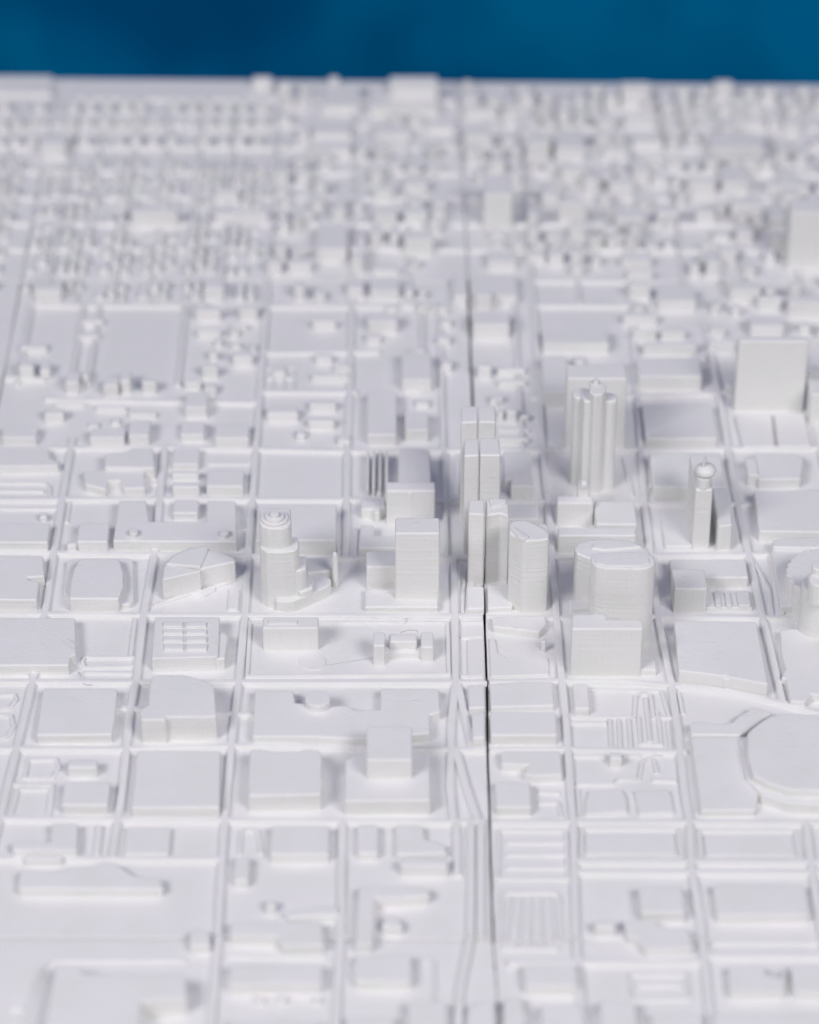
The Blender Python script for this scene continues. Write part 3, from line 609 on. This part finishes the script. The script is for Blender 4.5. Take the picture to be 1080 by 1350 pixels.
# ================================================================ middle distance, out of focus
MID = [  # x0, x1, y back of roof, y front of roof, y foot, label
 (2, 48, 562, 577, 588, "blurred block at the left edge above the large flat block"),
 (58, 84, 538, 546, 558, "blurred little box alone on a plot near the left edge"),
 (118, 164, 564, 577, 590, "blurred low block, left of two above the chamfered block"),
 (169, 197, 553, 574, 588, "blurred taller block, right of two above the chamfered block"),
 (244, 273, 516, 537, 552, "blurred round-backed box above the small square box"),
 (238, 269, 555, 573, 583, "blurred box between the round-backed box and the small square box"),
 (283, 328, 558, 577, 590, "blurred square block above the thin raised slab"),
 (266, 287, 478, 485, 500, "blurred cube by the right side of the empty field"),
 (307, 333, 462, 471, 484, "blurred cube at the upper corner of a small bare plot"),
 (243, 265, 500, 504, 515, "blurred small cube above the round-backed box"),
 (258, 291, 403, 410, 424, "blurred box right of the empty field's far corner"),
 (260, 291, 432, 436, 446, "blurred low box halfway along the empty field's right side"),
 (315, 339, 400, 408, 424, "blurred box with lower neighbours, right of the empty field's far corner"),
 (305, 326, 426, 430, 438, "blurred tiny box in the row right of the empty field"),
 (268, 295, 366, 380, 397, "blurred pale box at the back of the row right of the empty field"),
 (25, 44, 472, 484, 503, "blurred upright box at the near left corner of the left field"),
 (52, 66, 476, 488, 500, "blurred small upright box right beside the left field's corner box"),
 (86, 104, 490, 504, 520, "blurred upright box at the near corner of the middle field"),
 (107, 117, 486, 496, 508, "blurred slim box at the near edge of the middle field"),
 (136, 156, 496, 508, 524, "blurred box, first of the row at the near edge of the empty field"),
 (158, 172, 488, 502, 520, "blurred slim box, second in the row at the near edge of the empty field"),
 (187, 206, 498, 505, 520, "blurred cube, last in the row at the near edge of the empty field"),
 (126, 167, 534, 538, 544, "blurred flat slab below the row at the near edge of the empty field"),
 (170, 206, 542, 546, 552, "blurred flat slab right above the taller block"),
 (72, 112, 530, 533, 538, "blurred long sill near the left edge"),
 (26, 62, 452, 459, 466, "blurred flat slab inside the left field"),
 (108, 136, 419, 424, 431, "blurred flat bar, farther of two in the middle field"),
 (101, 131, 439, 444, 450, "blurred flat bar, nearer of two in the middle field"),
 (484, 523, 516, 573, 588, "blurred deep narrow block above the row of thin walls"),
 (534, 565, 541, 567, 583, "blurred round-backed box right of the deep narrow block"),
 (530, 569, 464, 501, 517, "blurred tall deep block, left of the crack"),
 (406, 441, 549, 556, 567, "blurred low block above the sunken plot"),
 (408, 443, 527, 534, 544, "blurred box behind the low block above the sunken plot"),
 (352, 393, 535, 545, 557, "blurred wide box left of the low block above the sunken plot"),
 (485, 524, 412, 424, 440, "blurred ragged block beside the second bare field"),
 (416, 438, 465, 472, 481, "blurred cube by the near edge of the second bare field"),
 (441, 462, 480, 484, 492, "blurred tiny cube below the second bare field"),
 (411, 460, 492, 497, 504, "blurred flat bar below the second bare field"),
 (412, 443, 420, 424, 435, "blurred round bump lying in the second bare field"),
 (624, 672, 410, 428, 448, "blurred wide block right of the crack beyond its open end"),
 (620, 682, 362, 390, 403, "blurred long block beyond the seam right of the crack"),
 (598, 617, 364, 390, 401, "blurred block end left of the crack beyond the seam"),
 (488, 526, 365, 384, 396, "blurred block left of the crack just this side of the far seam"),
 (534, 545, 376, 384, 394, "blurred tiny box between the far-seam block and the crack"),
 (552, 562, 380, 386, 396, "blurred tiny box nearest the crack by the far seam"),
 (630, 648, 478, 484, 500, "blurred cube right of the crack"),
 (655, 692, 483, 488, 495, "blurred bar, farther of two right of the crack"),
 (657, 693, 500, 504, 511, "blurred bar, nearer of two right of the crack"),
 (716, 803, 435, 453, 467, "blurred long block left of the big right tower's row"),
 (717, 752, 468, 516, 537, "blurred deep block left behind the wide slab tower"),
 (842, 926, 471, 496, 515, "blurred deep block between the slab tower and the big right tower"),
 (849, 919, 450, 456, 470, "blurred bar behind the deep block left of the big right tower"),
 (835, 866, 434, 437, 451, "blurred small box, left of two behind the bar"),
 (872, 904, 433, 438, 449, "blurred small box, right of two behind the bar"),
 (822, 867, 412, 418, 430, "blurred flat box behind the two small boxes"),
 (990, 1034, 416, 430, 447, "blurred block behind the big right tower"),
 (936, 956, 432, 436, 446, "blurred cube left of the block behind the big right tower"),
 (935, 970, 447, 452, 466, "blurred box at the left shoulder of the big right tower"),
 (1070, 1120, 500, 520, 560, "blurred block cut by the right edge beside the big tower"),
 (1040, 1100, 390, 400, 420, "blurred block cut by the right edge behind the big tower"),
 (425, 474, 113, 140, 150, "far deep block left of the long warehouse"),
 (411, 463, 160, 176, 184, "far block, back one of two in line below the warehouse"),
 (411, 463, 186, 196, 208, "far block, front one of two in line below the warehouse"),
 (493, 541, 162, 176, 187, "far block just below the long warehouse"),
 (563, 600, 158, 167, 177, "far block left of the crack below the warehouse"),
 (578, 600, 183, 190, 200, "far small box left of the crack"),
 (613, 656, 138, 145, 156, "far flat box right of the crack near the back edge"),
 (613, 648, 166, 178, 196, "far square box right of the crack behind the pale far tower"),
 (694, 726, 178, 188, 216, "far upright box right of the pale far tower"),
 (533, 564, 230, 243, 258, "far box, farther of three in line left of the crack"),
 (493, 518, 243, 250, 267, "far cube left of the three in line"),
 (493, 524, 272, 281, 301, "far box next to the middle of the three in line"),
 (533, 564, 272, 281, 298, "far box, middle of three in line left of the crack"),
 (533, 571, 305, 315, 338, "far pale box, nearest of three in line left of the crack"),
 (385, 413, 273, 283, 298, "far cube on its own at centre left"),
 (418, 458, 295, 328, 346, "far deep block at centre left"),
 (380, 411, 340, 348, 362, "far box left of the far seam's middle"),
 (491, 526, 350, 356, 364, "far flat box just beyond the far seam"),
 (643, 681, 330, 345, 357, "far box right of the crack beyond the long seam block"),
 (923, 938, 112, 117, 133, "far small box left of the cube on the back edge"),
 (1032, 1049, 124, 130, 149, "far upright box near the back right"),
 (949, 1008, 137, 143, 152, "far long box, farther of two near the back right"),
 (962, 1009, 154, 160, 173, "far long box, nearer of two near the back right"),
 (822, 871, 150, 156, 166, "far long box below the large cube on the back edge"),
 (788, 811, 150, 158, 178, "far cube left below the large cube on the back edge"),
 (835, 874, 178, 186, 198, "far box, farther of two in the right middle"),
 (842, 881, 200, 204, 218, "far box, nearer of two in the right middle"),
 (732, 771, 170, 195, 213, "far deep block right of the upright box"),
 (937, 1007, 175, 195, 214, "far wide deep block at the right"),
 (795, 828, 188, 197, 211, "far box right of the deep block"),
 (739, 773, 215, 223, 244, "far tall box right of the pale far tower"),
 (803, 836, 233, 243, 259, "far box right of the tall box"),
 (907, 944, 232, 240, 257, "far box left of the round-backed one"),
 (953, 988, 218, 240, 256, "far round-backed deep box at the right"),
 (1010, 1068, 236, 245, 258, "far wide box behind the far right tower"),
 (812, 851, 276, 287, 308, "far square box, left of two cubes"),
 (867, 894, 272, 280, 296, "far cube, left of two in line"),
 (918, 944, 273, 280, 298, "far cube, right of two in line"),
 (965, 1006, 262, 270, 294, "far box left of the far right tower"),
 (737, 774, 262, 268, 298, "far pale box right of the pale far tower"),
 (820, 859, 332, 342, 356, "far box beyond the bare plot's right corner"),
 (827, 861, 354, 359, 371, "far thin box at the bare plot's right side"),
 (830, 858, 371, 377, 396, "far cube at the bare plot's right side"),
 (868, 918, 378, 397, 411, "far deep box among the tall narrow slots"),
 (963, 1004, 370, 382, 399, "far box left behind the far right tower's foot"),
 (1000, 1031, 388, 394, 410, "far box below the far right tower's foot"),
 (52, 86, 181, 190, 209, "far cube near the left edge"),
 (173, 234, 272, 280, 301, "far wide pale box among the left houses"),
 (283, 314, 247, 253, 268, "far box, farther of two at left centre"),
 (283, 354, 276, 282, 294, "far long box, nearer of two at left centre"),
 (45, 81, 372, 383, 399, "far box at the far corner of the left field"),
]
for (a, b, yk, yf, yb, l) in MID: T('building', l, 'building', [P('b', R(a, b, yk, yf), yb, r=0.009)], 'out-of-focus blocks beyond the sharp zone')
T('tower', "big plain slab tower at the upper right on a grooved podium", 'tower',
  [P('shaft', R(974, 1067, 443, 450), 543), P('podium', [(969, 546), (1017, 545), (1022, 588), (980, 589)], 595), P('podium', [(1021, 545), (1060, 545), (1070, 588), (1026, 588)], 595)])
T('tower', "far blurred tower at the right photo edge", 'tower', [P('b', R(1043, 1094, 262, 280), 356)])
T('tower', "far pale blurred tower right of the crack", 'tower', [P('b', R(638, 676, 230, 256), 304)])
T('warehouse', "far large warehouse with a raised back section, breaking the far edge at centre", 'building',
  [P('hall', R(487, 578, 110, 140), 154), P('raised_section', R(514, 577, 100, 112), 142)])
T('building', "far cube breaking the far edge, right of centre", 'building', [P('b', R(820, 858, 107, 117), 141)])
T('building', "far narrower cube breaking the far edge, right of the larger one", 'building', [P('b', R(943, 967, 105, 112), 132)])
T('house', "far small box breaking the far edge, left of centre", 'house', [P('b', R(333, 359, 100, 105), 118)])
T('house', "far tiny box breaking the far edge, between the small box and the warehouse", 'house', [P('b', R(434, 447, 100, 104), 114)])
T('house', "far tiny box breaking the far edge, just right of the crack", 'house', [P('b', R(611, 622, 105, 110), 122)])

# ================================================================ far houses
rh = random.Random(11)
def free(x0, x1, y0, y1, m=0.01):
    for a, b, c, d in OCC:
        if x0-m < b and x1+m > a and y0-m < d and y1+m > c: return False
    return True
CELLS = []
def fill(xa, xb, ya, yb, dx, dy, wr, dr, hr, p, zone, jx=0.2, skip=0, jy=0.25):
    A = gp(540, yb).y; B = gp(540, ya).y
    Y = A+dy*0.5
    while Y < B-0.03:
        # row in world depth Y
        row = rh.random()
        py = None
        t = Vector((0, Y*CP+H*SP, 0))   # depth along the view axis
        zc = t.y; f_ = F/zc
        pya = 675-F*((Y*SP-H*CP)/zc)
        X0 = (vx(xa, 400, pya)-540)/f_; X1 = (vx(xb, 400, pya)-540)/f_
        n = int((X1-X0)/dx)
        for i in range(n):
            if rh.random() > p or (skip and (i+0) % skip == 0): continue
            cx = X0+(i+0.5)*dx+rh.uniform(-jx, jx)*dx; cy = Y+rh.uniform(-jy, jy)*dy
            wx = rh.uniform(*wr); dd = rh.uniform(*dr); hh = rh.uniform(*hr)
            px = 540+cx*f_
            if px < -40 or px > 1120: continue
            if abs(px-crack(pya)) < wx/2*f_+4 or abs(px-seamL(pya)) < wx/2*f_+4: continue
            if abs(cy-gp(540, 372).y) < dd/2+0.03 or cy+dd/2 > gp(540, 112).y: continue
            if not free(cx-wx/2, cx+wx/2, cy-dd/2, cy+dd/2): continue
            OCC.append((cx-wx/2, cx+wx/2, cy-dd/2, cy+dd/2))
            CELLS.append((cx, cy, wx, dd, hh, zone, px, pya))
        Y += dy
S = 1.0
OCC.append((gp(30, 400).x, gp(245, 400).x, gp(100, 500).y, gp(100, 404).y))
OCC.append((gp(352, 400).x, gp(480, 400).x, gp(100, 465).y, gp(100, 404).y))
OCC.append((gp(705, 400).x, gp(830, 400).x, gp(100, 432).y, gp(100, 372).y))
OCC.append((gp(-60, 120).x, gp(330, 120).x, gp(100, 139).y, gp(100, 104).y))
fill(-60, 352, 138, 205, 0.112, 0.235, (0.05, 0.066), (0.05, 0.07), (0.065, 0.09), 0.95, 'fl', 0.10, 0, 0.03)
fill(-60, 352, 208, 400, 0.064, 0.100, (0.035, 0.052), (0.05, 0.09), (0.025, 0.065), 0.8, 'fl', 0.08, 4, 0.22)
fill(352, 600, 118, 400, 0.12, 0.15, (0.045, 0.095), (0.05, 0.11), (0.05, 0.11), 0.66, 'fc')
fill(625, 1180, 118, 420, 0.115, 0.14, (0.05, 0.11), (0.05, 0.10), (0.045, 0.12), 0.62, 'fr')
fill(352, 700, 405, 590, 0.14, 0.17, (0.05, 0.09), (0.05, 0.09), (0.03, 0.06), 0.30, 'mc')
fill(836, 1180, 420, 530, 0.13, 0.16, (0.05, 0.09), (0.05, 0.09), (0.03, 0.07), 0.45, 'mr')
fill(-40, 352, 500, 590, 0.13, 0.16, (0.04, 0.08), (0.05, 0.08), (0.02, 0.05), 0.30, 'ml')
fill(236, 352, 400, 500, 0.10, 0.13, (0.035, 0.06), (0.045, 0.07), (0.03, 0.06), 0.45, 'ml')
fill(705, 836, 432, 530, 0.14, 0.17, (0.05, 0.09), (0.05, 0.09), (0.03, 0.06), 0.35, 'mr')
ZL = {'fl': ("small blurred house in the dense rows on the far left", 'houses in the far left rows'),
      'fc': ("small blurred block in the far centre left of the crack", 'small blocks in the far centre'),
      'fr': ("small blurred block in the crowded far right quarter", 'small blocks in the far right quarter'),
      'mc': ("small blurred box between the bare fields and the sharp zone", 'small boxes in the middle distance'),
      'mr': ("small blurred box around the big slab tower at upper right", 'small boxes at upper right'),
      'ml': ("small blurred box around the empty field on the left", 'small boxes round the left field')}
CELLS.sort(key=lambda c: -(c[2]*(c[3]*0.5+c[4]))/(c[1]**2))
def house_bm(bm, c, cx, cy, rr):
    x, y, w_, d_, h_ = c[:5]
    if rr < 0.25 and w_ > 0.05:     # an L-shaped one
        pts = [(-w_/2, -d_/2), (w_*0.1, -d_/2), (w_*0.1, -d_*0.1), (w_/2, -d_*0.1), (w_/2, d_/2), (-w_/2, d_/2)]
    else: pts = [(-w_/2, -d_/2), (w_/2, -d_/2), (w_/2, d_/2), (-w_/2, d_/2)]
    prism(bm, [(p[0]+x-cx, p[1]+y-cy) for p in pts], 0.0, h_, 0.007, 1)
NIND = 290
for c in CELLS[:NIND]:
    bm = bmesh.new(); house_bm(bm, c, c[0], c[1], rh.random())
    o = finish(bm, 'house', WHITE); o.location = (c[0], c[1], 0)
    tag(o, ZL[c[5]][0], 'house', ZL[c[5]][1])
bm = bmesh.new()
for c in CELLS[NIND:]: house_bm(bm, c, 0, 0, rh.random())
if CELLS[NIND:]:
    tag(finish(bm, 'house_rows', WHITE), "mass of tiny blurred houses filling the farthest rows", 'houses', kind='stuff')
print('cells', len(CELLS))

# ================================================================ stray plastic threads
def thread(label, pts, r=0.0016):
    bm = bmesh.new(); W = [gp(x, y, z) for x, y, z in pts]
    # smooth the path
    Q = []
    for i in range(len(W)-1):
        p0 = W[max(i-1, 0)]; p1 = W[i]; p2 = W[i+1]; p3 = W[min(i+2, len(W)-1)]
        for k in range(6):
            t = k/6
            Q.append(0.5*((2*p1)+(-p0+p2)*t+(2*p0-5*p1+4*p2-p3)*t*t+(-p0+3*p1-3*p2+p3)*t**3))
    Q.append(W[-1]); rings = []
    for i, p in enumerate(Q):
        tg = (Q[min(i+1, len(Q)-1)]-Q[max(i-1, 0)]).normalized(); s = tg.cross(Vector((0, 0, 1))).normalized(); u = s.cross(tg)
        rings.append([bm.verts.new(p+(s*math.cos(a)+u*math.sin(a))*r) for a in [k*math.pi*2/5 for k in range(5)]])
    for a, b in zip(rings, rings[1:]):
        for k in range(5): bm.faces.new((a[k], b[k], b[(k+1) % 5], a[(k+1) % 5]))
    o = finish(bm, 'plastic_thread', THREAD); tag(o, label, 'thread', None)
THREAD = simple('grey_thread', (0.55, 0.54, 0.56), 0.5)
thread("thin curled stray thread lying in front of the notched left block", [(104, 886, .004), (107, 893, .02), (105, 898, .004), (112, 902, .02), (122, 903, .01)])
thread("fine stray thread at the right corner of the notched left block", [(88, 842, .10), (96, 846, .10), (100, 852, .09), (98, 855, .08)])
thread("fine stray thread arching over the gatehouse roof", [(528, 834, .08), (538, 831, .12), (549, 831, .10), (551, 835, .08)])
thread("tiny curled thread lying behind the gatehouse", [(533, 822, .01), (537, 818, .02), (535, 816, .03), (538, 815, .01)])
thread("long straight thread running from the flat disc to the gatehouse", [(431, 877, .003), (460, 872, .003), (492, 867, .01)], 0.0012)
